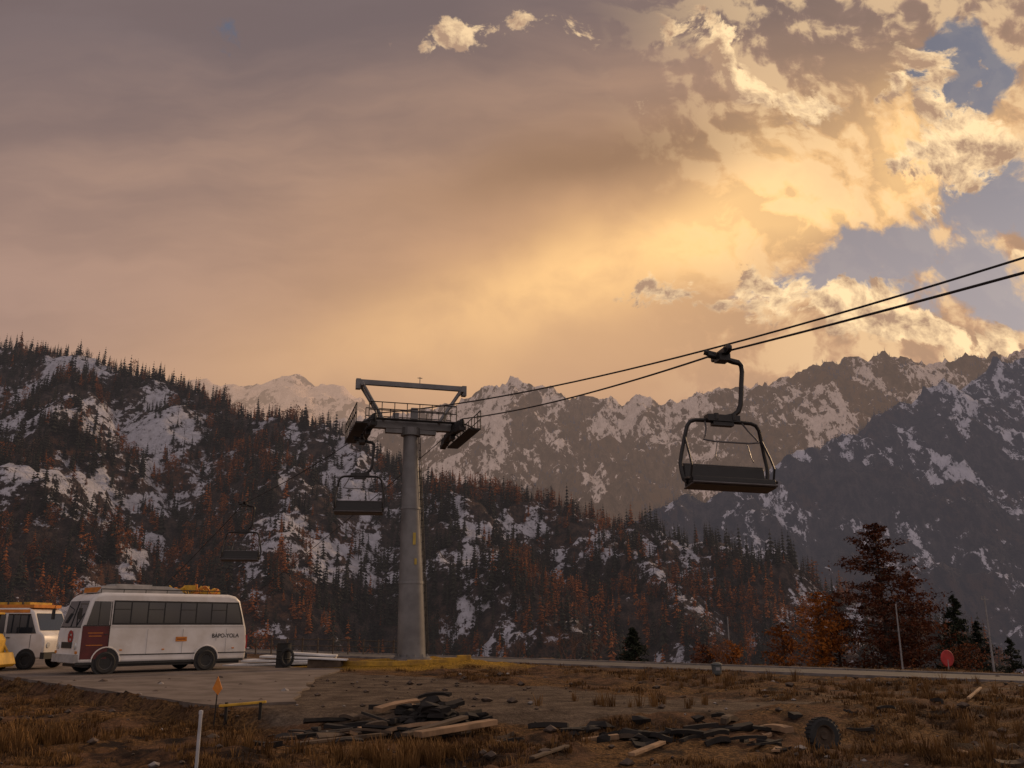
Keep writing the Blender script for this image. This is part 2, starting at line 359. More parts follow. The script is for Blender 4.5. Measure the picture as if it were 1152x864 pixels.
def scatter(name,pts,rotz,scl,idx,pcol,tilt=None,sxy=None):
    n=len(pts); me=bpy.data.meshes.new(name); me.vertices.add(n); me.vertices.foreach_set('co',np.asarray(pts,np.float32).ravel())
    rot=np.zeros((n,3),np.float32); rot[:,2]=rotz
    if tilt is not None: rot[:,0]=tilt
    a=me.attributes.new('rot','FLOAT_VECTOR','POINT'); a.data.foreach_set('vector',rot.ravel())
    sc=np.repeat(np.asarray(scl,np.float32)[:,None],3,1)
    if sxy is not None: sc[:,0]*=sxy; sc[:,1]*=sxy
    a=me.attributes.new('scl','FLOAT_VECTOR','POINT'); a.data.foreach_set('vector',sc.ravel())
    a=me.attributes.new('idx','INT','POINT'); a.data.foreach_set('value',np.asarray(idx,np.int32))
    o=bpy.data.objects.new(name,me); COL.objects.link(o)
    ng=bpy.data.node_groups.new(name,'GeometryNodeTree')
    ng.interface.new_socket('Geometry',in_out='INPUT',socket_type='NodeSocketGeometry'); ng.interface.new_socket('Geometry',in_out='OUTPUT',socket_type='NodeSocketGeometry')
    N=ng.nodes; gi=N.new('NodeGroupInput'); go=N.new('NodeGroupOutput'); ip=N.new('GeometryNodeInstanceOnPoints'); ci=N.new('GeometryNodeCollectionInfo')
    ci.inputs['Collection'].default_value=pcol; ci.inputs['Separate Children'].default_value=True; ci.inputs['Reset Children'].default_value=True
    def na(nm,t):
        q=N.new('GeometryNodeInputNamedAttribute'); q.data_type=t; q.inputs['Name'].default_value=nm; return q.outputs['Attribute']
    L=ng.links; L.new(gi.outputs[0],ip.inputs['Points']); L.new(ci.outputs[0],ip.inputs['Instance']); ip.inputs['Pick Instance'].default_value=True
    L.new(na('idx','INT'),ip.inputs['Instance Index']); L.new(na('rot','FLOAT_VECTOR'),ip.inputs['Rotation']); L.new(na('scl','FLOAT_VECTOR'),ip.inputs['Scale'])
    L.new(ip.outputs[0],go.inputs[0]); md=o.modifiers.new('scatter','NODES'); md.node_group=ng
    return o
# hill forest
N=70000; x=rng.uniform(-640,260,N); y=rng.uniform(200,640,N)
cy_=np.interp(x,[p[0] for p in CREST],[p[1] for p in CREST])
ok=(np.abs(x/y)<.9)&(y<cy_+22); x,y,cy_=x[ok],y[ok],cy_[ok]; N=len(x)
sn=hill_snow(x,y); z=hill_h(x,y)
dens=np.clip(1.14-sn*1.05+.6*fbm(x/30,y/30,3,401),.14,1)*.68
dens=np.where(sn>1.0,dens*.35,dens)
dens=np.maximum(dens,ss(14,2,np.abs(y-cy_))*.5)
keep=(rng.random(N)<dens)&(z>-60)
x,y,z=x[keep],y[keep],z[keep]; n=len(x)
rust=fbm(x/60,y/60,3,501)+.4*ss(-120,60,x)-.04+.8*np.exp(-((x+165)/40)**2-((y-440)/90)**2)
rr=rng.random(n); pr=np.clip(.15+rust*.9,.05,.75)
idx=np.where(rr<pr,rng.choice([3,3,4,5],n),rng.choice([0,1,2,0,1,2,5],n))
sc=rng.uniform(5,12.,n)*np.where(rng.random(n)<.18,1.35,1.); sc=np.where(idx>=3,sc*.85,sc)
scatter('conifer_forest',np.stack([x,y,z-.3],-1),rng.uniform(0,6.28,n),sc,idx,P1,rng.normal(0,.03,n),rng.uniform(.85,1.35,n))
N=52000; x=rng.uniform(0,2300,N); y=rng.uniform(1200,2600,N); ok=(np.abs(x/y-.33)<.36); x,y=x[ok],y[ok]; z=r2_h(x,y); sn=r2_snow(x,y)
k=(rng.random(len(x))<np.clip(.95-sn*1.0+.5*fbm(x/60,y/60,3,402),.05,1))&(z>-60); x,y,z=x[k],y[k],z[k]; n=len(x)
scatter('mountain_forest',np.stack([x,y,z-1],-1),rng.uniform(0,6.28,n),rng.uniform(8,16,n),rng.integers(0,2,n),P2,None,rng.uniform(.9,1.3,n))
N=12000; x=rng.uniform(-700,2300,N); y=rng.uniform(2900,3900,N); z=r3_h(x,y); sn=r3_snow(x,y)
k=(rng.random(N)<np.clip(.7-sn*1.0+.5*fbm(x/90,y/90,3,403)+.3*ss(700,1500,x),.02,1)); x,y,z=x[k],y[k],z[k]; n=len(x)
scatter('ridge_forest',np.stack([x,y,z-1],-1),rng.uniform(0,6.28,n),rng.uniform(10,20,n),rng.integers(0,2,n),P2,None,rng.uniform(1.,1.5,n))
# ------------------------------------------------------------ road + slab
asph=simple('road_asphalt',(.09,.08,.075),.85,0,.45,1.5,bmp=.4)
conc=simple('worn_concrete',(.17,.135,.115),.9,0,.45,.9,dirt=(.075,.055,.042),bmp=.5)
kerbm=simple('kerb_concrete',(.22,.19,.175),.85,0,.5,2.,bmp=.3)
d=Vector((.745,-.667,0)); nn=Vector((.667,.745,0))
b=MB(); p0=Vector((-1.5,42.6,0)); W=3.6; NS=60; t0,t1=-45,60
vs=[];fs=[]
for i in range(NS+1):
    t=t0+(t1-t0)*i/NS; p=p0+d*t
    for w in(0,W): vs.append(p+nn*w+Vector((0,0,.035)))
for i in range(NS): fs.append((2*i,2*i+2,2*i+3,2*i+1))
b.add(vs,fs,0)
for w,h,m_ in((-.12,.07,1),(W+.12,.07,1)):
    for i in range(26):
        t=t0+(t1-t0)*(i+.5)/26; p=p0+d*t+nn*w
        b.box((p.x,p.y,.02),(abs(t1-t0)/26-.03,.18,h*2),m_,Matrix.Rotation(math.atan2(d.y,d.x),3,'Z'))
for i in range(24):
    t=t0+(t1-t0)*(i+.5)/24; p=p0+d*t+nn*(W/2)
    b.box((p.x,p.y,.0395),(1.6,.1,.003),2,Matrix.Rotation(math.atan2(d.y,d.x),3,'Z'))
white=simple('road_paint',(.35,.33,.30),.8,0,.6,6)
b.obj('road',[asph,kerbm,white])
b=MB(); AP=[(-34,48.9),(-16.9,30.9),(-6.3,19.75),(-4.8,20.8),(-6.2,29),(-6.5,37),(-14,48),(-32,60)]
n=len(AP); pts=[]
for i in range(n):
    a_=Vector(AP[i]); c_=Vector(AP[(i+1)%n]); K=max(2,int((c_-a_).length/.6)); q=.05 if i<3 else .13
    for k in range(K):
        p=a_.lerp(c_,k/K)
        pts.append((p.x+random.uniform(-q,q),p.y+random.uniform(-q,q)))
n=len(pts)
b.add([(x,y,.055) for x,y in pts]+[(x,y,-.5) for x,y in pts],[tuple(range(n))]+[(i,i+n,(i+1)%n+n,(i+1)%n) for i in range(n)],0)
b.obj('concrete_apron',[conc])
# ------------------------------------------------------------ tower
steel=simple('galvanised_steel',(.20,.195,.195),.5,.35,.35,1.2)
dsteel=simple('dark_steel',(.035,.032,.032),.5,.4,.4,4)
rub=simple('black_rubber',(.018,.018,.018),.8,0,.3,8)
TB=Vector((-4.1,38,.28)); PHI=math.radians(16)
tw=empty('chairlift_tower',TB,PHI)
b=MB()
top=Vector((-.33,0,9.35))
b.tube([(0,0,-.3),top*.35,top*.7,top],[.60,.50,.39,.30],32,0)
b.obj('column',[steel],True,tw)
b=MB()
b.cyl((0,0,-.4),(0,0,.08),.95,.9,20,1); b.cyl((0,0,.08),(0,0,.14),.75,.75,24,0)
for i in range(12):
    a=i*math.pi/6; b.cyl((.67*math.cos(a),.67*math.sin(a),.14),(.67*math.cos(a),.67*math.sin(a),.24),.03,.03,6,0)
for f in(.33,.66):
    p=top*f; r=.60-.3*f; b.cyl(p-Vector((0,0,.05)),p+Vector((0,0,.05)),r+.03,r+.02,28,0)
b.obj('base_flange',[steel,kerbm],False,tw)
b=MB(); X0=top.x
b.cyl(top-Vector((0,0,.05)),top+Vector((0,0,.3)),.42,.42,20,0)
b.box((X0,0,9.75),(4.1,.34,.34),0)
b.box((X0,0,9.50),(2.2,.28,.22),0)
for sx in(-1,1):
    for yy in(-.3,.3):
        b.tube([(X0+sx*1.2,yy*.6,9.9),(X0+sx*2.22,yy,11.5)],.07,8,0)
    b.tube([(X0+sx*1.62,0,10.6),(X0+sx*1.45,0,9.9)],.04,6,0)
    b.box((X0+sx*1.75,0,10.72),(.1,.62,.1),0)
    b.box((X0+sx*2.2,0,11.42),(.14,.8,.14),0)
b.box((X0,0,11.58),(4.9,.18,.22),0)
for sx in(-1,1): b.box((X0+sx*2.35,0,11.48),(.2,.26,.46),0)
b.cyl((X0+.35,0,11.68),(X0+.35,0,12.0),.02,.02,6,0); b.box((X0+.35,0,11.95),(.22,.03,.03),0)
b.box((X0+.1,-.25,10.25),(.3,.2,.5),0); b.box((X0-.7,-.2,10.1),(.25,.2,.3),0)
b.obj('crossarm',[steel],False,tw,.015)
b=MB()
for yy in(-.62,.62):
    for zz in(10.25,10.6): b.tube([(X0-1.9,yy,zz),(X0+1.9,yy,zz)],.022,6,0)
    for i in range(8): 
        xx=X0-1.9+3.8*i/7; b.cyl((xx,yy,9.9),(xx,yy,10.6),.02,.02,6,0)
b.box((X0,-.48,9.9),(3.8,.32,.04),0); b.box((X0,.48,9.9),(3.8,.32,.04),0)
for sx in(-1,1):
    xx=X0+sx*2.35
    b.box((xx,0,9.32),(.5,4.4,.06),0)
    for zz in(9.75,10.12): b.tube([(xx+sx*.24,-2.2,zz),(xx+sx*.24,2.2,zz)],.022,6,0)
    for i in range(9):
        q=-2.2+4.4*i/8; b.cyl((xx+sx*.24,q,9.32),(xx+sx*.24,q,10.12),.02,.02,6,0)
        if i%2==0: b.tube([(xx,q,9.32),(xx-sx*.45,q,9.5)],.03,5,0)
for s_ in(-.17,.17):
    b.tube([(.66,s_-.0,.2),(.06,s_,9.3)],.02,6,0)
for i in range(30):
    f=i/30; b.cyl((.66-.6*f,-.17,.3+9*f),(.66-.6*f,.17,.3+9*f),.014,.014,5,0)
for f in(.2,.4,.6,.8): b.cyl((.35-.5*f,0,.3+9*f),(.66-.6*f,0,.3+9*f),.02,.02,5,0)
b.obj('platforms_ladder',[dsteel],False,tw)
b=MB(); TR={}
for sx,key in((-1,'L'),(1,'R')):
    xx=X0+sx*1.85; sl=.10
    def zz(y): return 9.72+ (sl*y if y<0 else -.14*y)
    b.box((xx,0,9.55),(.2,.4,.6),0)
    for side in(-1,1):
        b.tube([(xx+side*.09,0,9.5),(xx+side*.09,side*0-1.05,zz(-1.05)-.18)],.08,6,0)
        b.tube([(xx+side*.09,0,9.5),(xx+side*.09,1.05,zz(1.05)-.18)],.08,6,0)
    for c_ in(-1.6,-.55,.55,1.6):
        b.box((xx,c_,zz(c_)-.16),(.26,.9,.16),0,Matrix.Rotation(sl if c_<0 else -.14,3,'X'))
        for q in(-.25,.25):
            y_=c_+q; b.lathe([(0,-.08),(.22,-.08),(.255,-.03),(.22,0),(.255,.03),(.22,.08),(0,.08)],(xx,y_,zz(y_)),(1,0,0),18,1)
    TR[key]=(Vector((xx,-1.95,zz(-1.95)+.24)),Vector((xx,1.95,zz(1.95)+.24)))
b.obj('sheave_trains',[dsteel,rub],False,tw)
b=MB(); 
ylab=simple('yellow_label',(.5,.36,.06),.6)
p=top*.52; b.box((p.x+.06,-.47,p.z),(.12,.02,.5),0); p=top*.42; b.box((p.x+.1,-.5,p.z),(.1,.02,.25),0)
b.obj('warning_labels',[ylab],False,tw)
RM=Matrix.Rotation(PHI,3,'Z')
def tww(p): return TB+RM@p
def sag(p,q,s,n=24):
    return [Vector(p).lerp(Vector(q),i/n)-Vector((0,0,4*s*(i/n)*(1-i/n))) for i in range(n+1)]
G1=Vector((4.9,20,7.86))
A0=tww(TR['R'][0]);A1=tww(TR['R'][1]);B0=tww(TR['L'][0]);B1=tww(TR['L'][1])
ropeA=sag(A0,G1,.22)+sag(G1,(7.94,12.86,6.96),.02,6)[1:]+[Vector((16.5,-7.5,4.6))]
ropeB=sag(B0,(9.31,15,8.13),.5)+[Vector((17.5,-5,7.0))]
G3=Vector((-15.0,50,8.3)); 
ropeL=sag(B1,G3,.15,10)+sag(G3,(-75,150,-9),1.,16)[1:]+[Vector((-170,300,-40))]
b=MB()
b.tube(ropeA[::-1]+[A0,A1],.024,6,0); b.tube(ropeB[::-1]+[B1],.023,6,0); b.tube(ropeL,.024,6,0)
ropeR=sag(A1,(-72,152,-9),3.,24)+[Vector((-168,302,-40))]; b.tube(ropeR,.02,6,0)
b.obj('haul_rope',[dsteel])
# ------------------------------------------------------------ chairs
seatm=simple('seat_black_vinyl',(.012,.010,.010),.5,0,.4,6); chm=simple('chair_painted_steel',(.025,.023,.023),.4,.3,.3,5)
lite=simple('chair_grey_steel',(.12,.11,.11),.4,.5,.3,5)
def chair(loc,rz,tilt=0.):
    e=empty('chairlift_chair',loc,rz); e.rotation_euler=(0,tilt,rz)
    b=MB()
    b.box((0,0,.03),(.16,.75,.13),0); 
    for q in(-.42,-.28,.28,.42): b.lathe([(0,-.05),(.09,-.05),(.09,.05),(0,.05)],(.02,q,.06),(1,0,0),12,0)
    b.box((0,-.1,-.09),(.26,.34,.16),0); b.cyl((-.32,0,.0),(.45,0,-.12),.065,.055,10,0); b.cyl((-.36,.1,.1),(-.12,.0,.02),.07,.07,8,0)
    b.tube([(0,0,-.02),(.3,0,-.12),(.45,0,-.14),(.51,0,-.2),(.52,0,-.35),(.49,0,-.65),(.47,0,-.95),(.45,0,-1.15),(.38,0,-1.32),(.25,0,-1.42),(.08,0,-1.47),(-.02,0,-1.5)],[.065,.06,.06,.06,.056,.056,.056,.06,.06,.06,.06,.05],10,0)
    b.obj('hanger_arm',[chm],True,e)
    b=MB()
    b.box((-.02,0,-1.52),(.78,.26,.15),0); b.box((-.02,0,-1.64),(.5,.18,.1),0)
    b.cyl((-.3,.16,-1.5),(.3,.16,-1.5),.05,.05,8,0); b.cyl((-.2,-.1,-1.42),(-.2,-.1,-1.56),.06,.06,8,0); b.cyl((.22,-.1,-1.42),(.22,-.1,-1.56),.06,.06,8,0)
    for sx in(-1,1):
        side=[(sx*.3,0,-1.56),(sx*.68,0,-1.585),(sx*.80,0,-1.63),(sx*.875,0,-1.74),(sx*.93,.02,-2.0),(sx*1.0,.04,-2.35),(sx*1.045,.03,-2.6),(sx*1.03,.0,-2.8),(sx*.99,-.02,-2.98),(sx*.97,-.2,-3.07)]
        b.tube(side,.046,8,0)
        b.tube([(sx*.98,-.02,-2.98),(sx*.99,-.3,-2.98),(sx*1.0,-.5,-3.02)],.036,8,0)
        b.tube([(sx*.93,0,-2.0),(sx*.96,-.32,-2.45),(sx*.97,-.48,-2.72),(sx*.97,-.4,-3.0)],.026,8,0)
    b.tube([(-.72,0,-1.59),(.72,0,-1.59)],.038,8,0)
    b.tube([(-.98,.03,-2.94),(.98,.03,-2.94)],.03,8,0)
    b.obj('chair_frame',[chm],True,e)
    b=MB()
    b.tube([(-.45,-.02,-1.6),(-.5,-.2,-1.8),(-.6,-.38,-2.02),(-.66,-.42,-2.12),(-.4,-.46,-2.16),(.4,-.46,-2.16),(.66,-.42,-2.12),(.6,-.38,-2.02),(.5,-.2,-1.8),(.45,-.02,-1.6)],.02,8,0)
    for sx in(-.35,.35): b.tube([(sx,-.46,-2.15),(sx*1.2,-.5,-2.5),(sx*1.2,-.62,-2.62)],.012,6,0)
    b.obj('restraint_bar',[lite],True,e)
    b=MB()
    b.box((0,-.27,-3.06),(1.94,.56,.15),0,Matrix.Rotation(-.12,3,'X')); b.box((0,.05,-2.80),(1.94,.1,.36),0,Matrix.Rotation(-.16,3,'X'))
    b.obj('seat',[seatm],False,e,.04,3)
    b=MB()
    b.box((0,-.27,-3.155),(1.98,.5,.03),0,Matrix.Rotation(-.12,3,'X')); b.tube([(-.98,-.56,-3.1),(.98,-.56,-3.1)],.03,8,0)
    b.tube([(-.96,.1,-2.6),(.96,.1,-2.6)],.025,8,0)
    b.obj('seat_pan',[lite],False,e)
    return e
chair(G1-Vector((0,0,.08)),math.radians(10),math.radians(1.5))
chair(Vector((-6.35,37.0,9.25)),math.radians(6))
chair(G3-Vector((0,0,.08)),math.radians(8))
# ------------------------------------------------------------ minibus
wpaint=simple('white_bus_paint',(.72,.70,.69),.35,0,.22,.9,dirt=(.54,.50,.46))
glass,ntg,bsg=newmat('window_glass'); bsg.inputs['Base Color'].default_value=(.02,.024,.03,1); bsg.inputs['Roughness'].default_value=.06; bsg.inputs['Specular IOR Level'].default_value=.8
maroon=simple('maroon_paint',(.11,.012,.012),.4,0,.4,2); trim=simple('black_trim',(.02,.02,.02),.6)
rimm=simple('wheel_rim',(.11,.10,.095),.5,.5,.5,5); orange=simple('orange_paint',(.65,.22,.02),.5,0,.4,4); redm=simple('red_paint',(.42,.02,.02),.5,0,.4,3)
lamp=simple('headlamp_lens',(.6,.6,.58),.15); yell=simple('yellow_paint',(.62,.36,.03),.55,0,.4,3)
gpl=simple('grey_plastic',(.4,.38,.36),.6,0,.3,3)
bus=empty('minibus',(-14.5,31,.055),math.radians(45))
L=6.2;Wd=2.1
prof=[(0.02,.34),(-.02,.6),(0,1.35),(.06,1.6),(.28,2.45),(.42,2.62),(.7,2.7),(5.3,2.72),(5.6,2.66),(5.8,2.5),(6.12,1.5),(6.2,.95),(6.16,.34)]
b=MB(); b.prism(prof,0,Wd,0); o=b.obj('body',[wpaint],True,bus,.11,4)
b=MB()
b.prism([(1.02,1.62),(1.02,2.44),(5.72,2.44),(5.9,1.9),(5.96,1.62)],-.006,.02,1)
for i in range(8):
    x0=1.06+i*.6
    if i<7: b.prism([(x0,1.68),(x0,2.38),(x0+.55,2.38),(x0+.55,1.68)],-.012,0,0)
    else: b.prism([(x0,1.68),(x0,2.38),(x0+.42,2.38),(x0+.62,1.72),(x0+.62,1.68)],-.012,0,0)
for i in range(7):
    x0=1.06+i*.6; 
    if i%2==0: b.box((x0+.275,-.014,2.14),(.55,.008,.025),2)
b.prism([(.17,1.62),(.36,2.4),(.92,2.4),(.92,1.62)],-.010,.02,0)
b.prism([(.06,.5),(.06,1.58),(.95,1.58),(.95,.5)],-.008,.02,3)
b.box((.53,-.012,1.6),(.9,.012,.03),2); b.box((.96,-.012,1.45),(.022,.012,1.9),2); b.box((.56,-.012,2.0),(.025,.01,.78),2)
b.box((.85,-.02,1.3),(.12,.03,.03),2)
for zz_,w_ in((1.35,.5),(1.25,.42),(.95,.55)): b.box((.5,-.0095,zz_),(w_,.003,.022),4)
b.box((3.55,-.010,.62),(5.2,.012,.035),2); b.box((3.5,-.006,1.55),(5.0,.006,.012),5)
for xx in(2.3,3.6,5.3): b.box((xx,-.003,1.05),(.012,.006,.85),5)
b.box((3.0,-.006,.36),(6.1,.012,.08),2)
b.box((3.55,-.008,1.12),(.42,.01,.16),4); b.box((3.55,-.0145,1.12),(.3,.003,.03),3)
b.box((4.9,-.006,1.2),(.02,.006,.3),5)
for xx in(1.4,2.9,5.6): b.box((xx,-.012,.78),(.09,.02,.04),4)
b.add([(.045,.14,1.56),(.045,1.96,1.56),(.255,1.9,2.42),(.255,.2,2.42)],[(0,1,2,3)],0)
b.add([(.035,.10,1.52),(.035,2.0,1.52),(.045+.0,1.96,1.56),(.045,.14,1.56)],[(0,1,2,3)],2)
b.box((.14,1.05,1.98),(.02,.03,.9),2,Matrix.Rotation(.24,3,'Y'))
b.box((-.05,1.05,.52),(.12,2.06,.26),5); b.box((-.03,1.05,.95),(.03,.9,.2),2)
for yy in(.28,1.82): b.lathe([(0,-.03),(.1,-.02),(.12,.03)],(-.03,yy,.92),(1,0,0),16,6)
for yy in(.12,1.98): b.box((-.03,yy,.72),(.04,.12,.08),4)
b.lathe([(.13,-.012),(.13,-.02),(.22,-.02),(.22,-.012)],(-.015,.78,1.22),(1,0,0),24,7)
b.box((-.036,.78,1.22),(.01,.16,.09),7)
b.box((.05,.55,1.8),(.03,.03,.5),2)
b.tube([(.15,0,2.3),(-.12,-.15,2.3),(-.15,-.2,2.15)],.015,6,2); b.box((-.15,-.22,1.98),(.06,.18,.36),2)
b.tube([(.15,2.1,2.3),(-.12,2.25,2.3),(-.15,2.3,2.15)],.015,6,2); b.box((-.15,2.32,1.98),(.06,.18,.36),2)
b.box((6.15,.06,1.0),(.07,.1,.5),7)
b.box((3.1,1.05,.34),(5.7,1.9,.22),2); b.box((6.18,1.05,.48),(.14,2.0,.2),2)
b.prism([(.55,2.70),(.75,2.94),(3.0,2.97),(3.5,2.88),(3.7,2.70)],.35,1.75,5)
b.box((1.9,1.05,2.99),(1.3,.9,.06),5); b.box((.62,1.05,2.80),(.12,1.2,.18),4)
for yy in(.18,1.92): b.tube([(.6,yy,2.82),(5.3,yy,2.84)],.018,6,2)
for i in range(7):
    for yy in(.18,1.92): b.cyl((.6+i*.78,yy,2.68),(.6+i*.78,yy,2.83),.014,.014,5,2)
wl=[]
for wx in(.92,4.55):
    b.lathe([(0,-.004),(.46,-.004),(.47,.02)],(wx,0,.40),(0,1,0),28,2)
    for wy in(.10,2.0): wl.append((wx,wy))
for wx,wy in wl: b.wheel((wx,wy-(.03 if wy<1 else -.03),.37),(0,1,0),.37,.24,8,9)
b.obj('fittings',[glass,trim,trim,maroon,orange,gpl,lamp,redm,rub,rimm],False,bus)
b=MB()
for wx in(.92,4.55):
    b.tube([(wx+.48*math.cos(t),-.012,.40+.48*math.sin(t)) for t in np.linspace(0,math.pi,16)],.022,6,0)
b.obj('wheel_arches',[wpaint],True,bus)
b=MB(); r=random.Random(5)
for i in range(11):
    cx=3.5+r.uniform(0,1.6); cy=.3+r.uniform(0,.9); R0=r.uniform(.1,.19)
    b.tube([(cx+R0*1.5*math.cos(t),cy+R0*math.sin(t),2.82+.05*i%.15+.09*math.sin(2*t+i)) for t in np.linspace(0,6.3,18)],.03,6,i%2)
b.box((3.6,.9,2.84),(.2,.9,.16),0); b.box((4.95,.8,2.82),(.5,.5,.14),0); b.cyl((4.1,.3,2.75),(4.1,.3,3.08),.06,.05,8,1); b.box((3.9,.4,2.95),(.3,.3,.18),0)
b.obj('roof_straps',[yell,orange],True,bus)
def text(s,size,loc,rot,mat,parent,name='lettering'):
    cu=bpy.data.curves.new(name,'FONT'); cu.body=s; cu.size=size; cu.extrude=.001; cu.offset=.004*size/.2; cu.materials.append(mat)
    o=bpy.data.objects.new(name,cu); COL.objects.link(o); o.parent=parent; o.location=loc; o.rotation_euler=rot; return o
text('BAPO-YOLA',.2,(4.72,-.009,1.16),(math.pi/2,0,0),trim,bus)
# ------------------------------------------------------------ second small bus + loader
van=empty('yellow_top_van',(-22.0,35.1,.055),math.radians(-6))
b=MB()
prof=[(0,.4),(0,2.1),(.12,2.22),(3.7,2.24),(3.95,2.12),(4.25,1.4),(4.45,1.25),(4.52,1.0),(4.52,.4)]
b.prism(prof,0,1.85,0); b.obj('body',[wpaint],True,van,.07,3)
b=MB()
b.prism([(2.95,1.3),(2.95,2.02),(3.85,2.02),(4.15,1.3)],-.01,.02,1)
b.box((3.45,-.014,1.66),(.03,.01,.72),2); b.prism([(.3,1.3),(.3,2.02),(2.85,2.02),(2.85,1.3)],-.01,.02,1)
for q in(1.1,1.95): b.box((q,-.014,1.66),(.05,.01,.74),0)
b.add([(4.0,.12,2.04),(4.0,1.73,2.04),(4.27,1.76,1.42),(4.27,.09,1.42)],[(0,1,2,3)],1)
b.box((4.5,.92,.5),(.16,1.86,.24),2)
for yy in(.25,1.6): b.lathe([(0,.03),(.1,.02),(.12,-.02)],(4.53,yy,.88),(1,0,0),14,5)
b.box((2.9,-.006,.9),(.012,.008,.9),2); b.box((3.95,-.006,.85),(.012,.008,.8),2); b.box((3.05,-.02,1.15),(.13,.03,.03),2)
for wx in(.9,3.85):
    b.lathe([(0,-.005),(.4,-.005),(.4,.02)],(wx,0,.36),(0,1,0),24,2)
    for wy in(.06,1.79): b.wheel((wx,wy,.33),(0,1,0),.33,.2,3,4)
b.box((2.05,.92,2.3),(3.7,1.75,.12),6); b.box((2.3,.92,2.40),(2.6,1.4,.1),7)
for i in range(5): b.box((1.0+i*.6,.1,2.4),(.05,.05,.12),2)
b.box((1.4,-.012,.85),(2.7,.02,.6),7); b.box((2.0,-.008,2.12),(3.6,.012,.12),6)
b.obj('fittings',[wpaint,glass,trim,rub,rimm,lamp,orange,yell],False,van)
ld=empty('wheel_loader',(-19.75,33.0,.055),math.radians(0))
b=MB()
b.prism([(0,.45),(0,1.15),(.25,1.3),(1.0,1.3),(1.15,1.1),(1.15,.45)],0,1.0,0)
for p in((.15,.1),(.15,.9),(.85,.1),(.85,.9)): b.cyl((p[0],p[1],1.3),(p[0]+.02,p[1],2.0),.03,.03,6,1)
b.box((.5,.5,2.02),(.95,1.05,.07),0)
b.prism([(1.2,.15),(1.5,.15),(1.6,.25),(1.45,.65),(1.25,.65)],-.05,1.05,0)
b.tube([(.6,-.02,1.1),(1.1,-.02,.9),(1.35,-.02,.5)],.05,6,0); b.tube([(.6,1.02,1.1),(1.1,1.02,.9),(1.35,1.02,.5)],.05,6,0)
b.box((.4,.5,1.4),(.4,.4,.25),1)
for wx in(.2,.95):
    for wy in(-.08,1.08): b.wheel((wx,wy,.34),(0,1,0),.34,.22,1,2)
b.obj('machine',[yell,rub,rimm],False,ld,.015)
# ------------------------------------------------------------ small things
def gz(x,y): return float(ground_h(np.array([x]),np.array([y]))[0])
woodl=simple('light_timber',(.32,.20,.115),.85,0,.5,3,bmp=.4); woodd=simple('charred_timber',(.018,.014,.012),.9,0,.5,3,bmp=.5); woodm=simple('weathered_timber',(.10,.068,.045),.9,0,.5,3,bmp=.4)
tarp=simple('pale_tarpaulin',(.62,.62,.63),.6,0,.3,1.5)
# yellow kerb added in place of the lit golden grass at the tower foot
b=MB()
for i in range(13):
    f=(i+.5)/13; x=-7.9+f*6.2; y=37.6-1.35*math.sin(f*math.pi)
    dx_=6.2; dy_=-1.35*math.pi*math.cos(f*math.pi); a=math.atan2(dy_,dx_)
    b.box((x,y,gz(x,y)+.03),(.50/math.cos(a),.16,.26),0,Matrix.Rotation(a,3,'Z'))
b.obj('golden_grass_kerb',[simple('golden_grass_yellow',(.50,.29,.03),.8,0,.6,2.5,dirt=(.22,.13,.03),bmp=.3)],False,None,.02)
b=MB()
for i in range(4):
    b.box((-9.6+i*.35,38.4+.2*i,.12+.12*i),(4.2-.6*i,1.6-.2*i,.08),0,Matrix.Rotation(.2*(i-1.5)*.4,3,'Z')@Matrix.Rotation(.03*(i-1),3,'Y'))
b.box((-7.3,36.5,.2),(1.3,.7,.3),1); b.box((-7.2,36.45,.38),(1.5,.8,.06),0,Matrix.Rotation(.1,3,'Z')@Matrix.Rotation(.05,3,'Y'))
b.obj('panel_stack',[tarp,woodm],False,None,.02)
b=MB(); b.lathe([(0,0),(.28,0),(.3,.03),(.28,.08),(.28,.3),(.3,.33),(.28,.36),(.28,.6),(.3,.63),(.28,.66),(.28,.88),(.3,.92),(.26,.92),(.25,.88),(0,.88)],(-9.0,36.6,.05),(0,0,1),20,0)
b.tube([(-8.75+.22*math.cos(t),36.2,.45+.3*math.sin(t)) for t in np.linspace(0,6.28,16)],.06,6,0)
b.obj('steel_drum',[rub])
b=MB()
for i in range(15):
    x=-17+i*.85; y=52.+.1*i; b.box((x,y,gz(x,y)+.45),(.07,.07,1.0),0)
for zz_ in(.5,.85): b.tube([(-17,52,gz(-17,52)+zz_),(-11,52.7,gz(-11,52.7)+zz_),(-5.1,53.4,gz(-5.1,53.4)+zz_)],.025,6,0)
b.obj('wooden_fence',[woodm])
galv=simple('pale_post_paint',(.45,.45,.47),.5,.1,.3,5); pgm=simple('pole_grey',(.26,.25,.25),.6,.1,.3,5)
b=MB(); x,y=-4.35,13.2; b.cyl((x,y,-.6),(x+.0,y,.5),.024,.024,12,0); b.lathe([(.024,0),(.03,.0),(.03,.05),(0,.06)],(x+.0,y,.48),(0,0,1),12,0)
b.obj('marker_post',[galv])
b=MB(); x,y=-5.9,19.3
b.box((x+.38,y,.12),(.95,.07,.05),0,Matrix.Rotation(-.08,3,'Y')@Matrix.Rotation(.05,3,'Z')); b.box((x+.05,y,-.1),(.06,.06,.5),1); b.box((x+.75,y,-.1),(.06,.06,.5),1)
b.obj('yellow_barrier_rail',[yell,woodd],False,None,.01)
b=MB(); x,y=-6.05,19.2
b.cyl((x,y,-.4),(x+.03,y,.62),.015,.012,8,1)
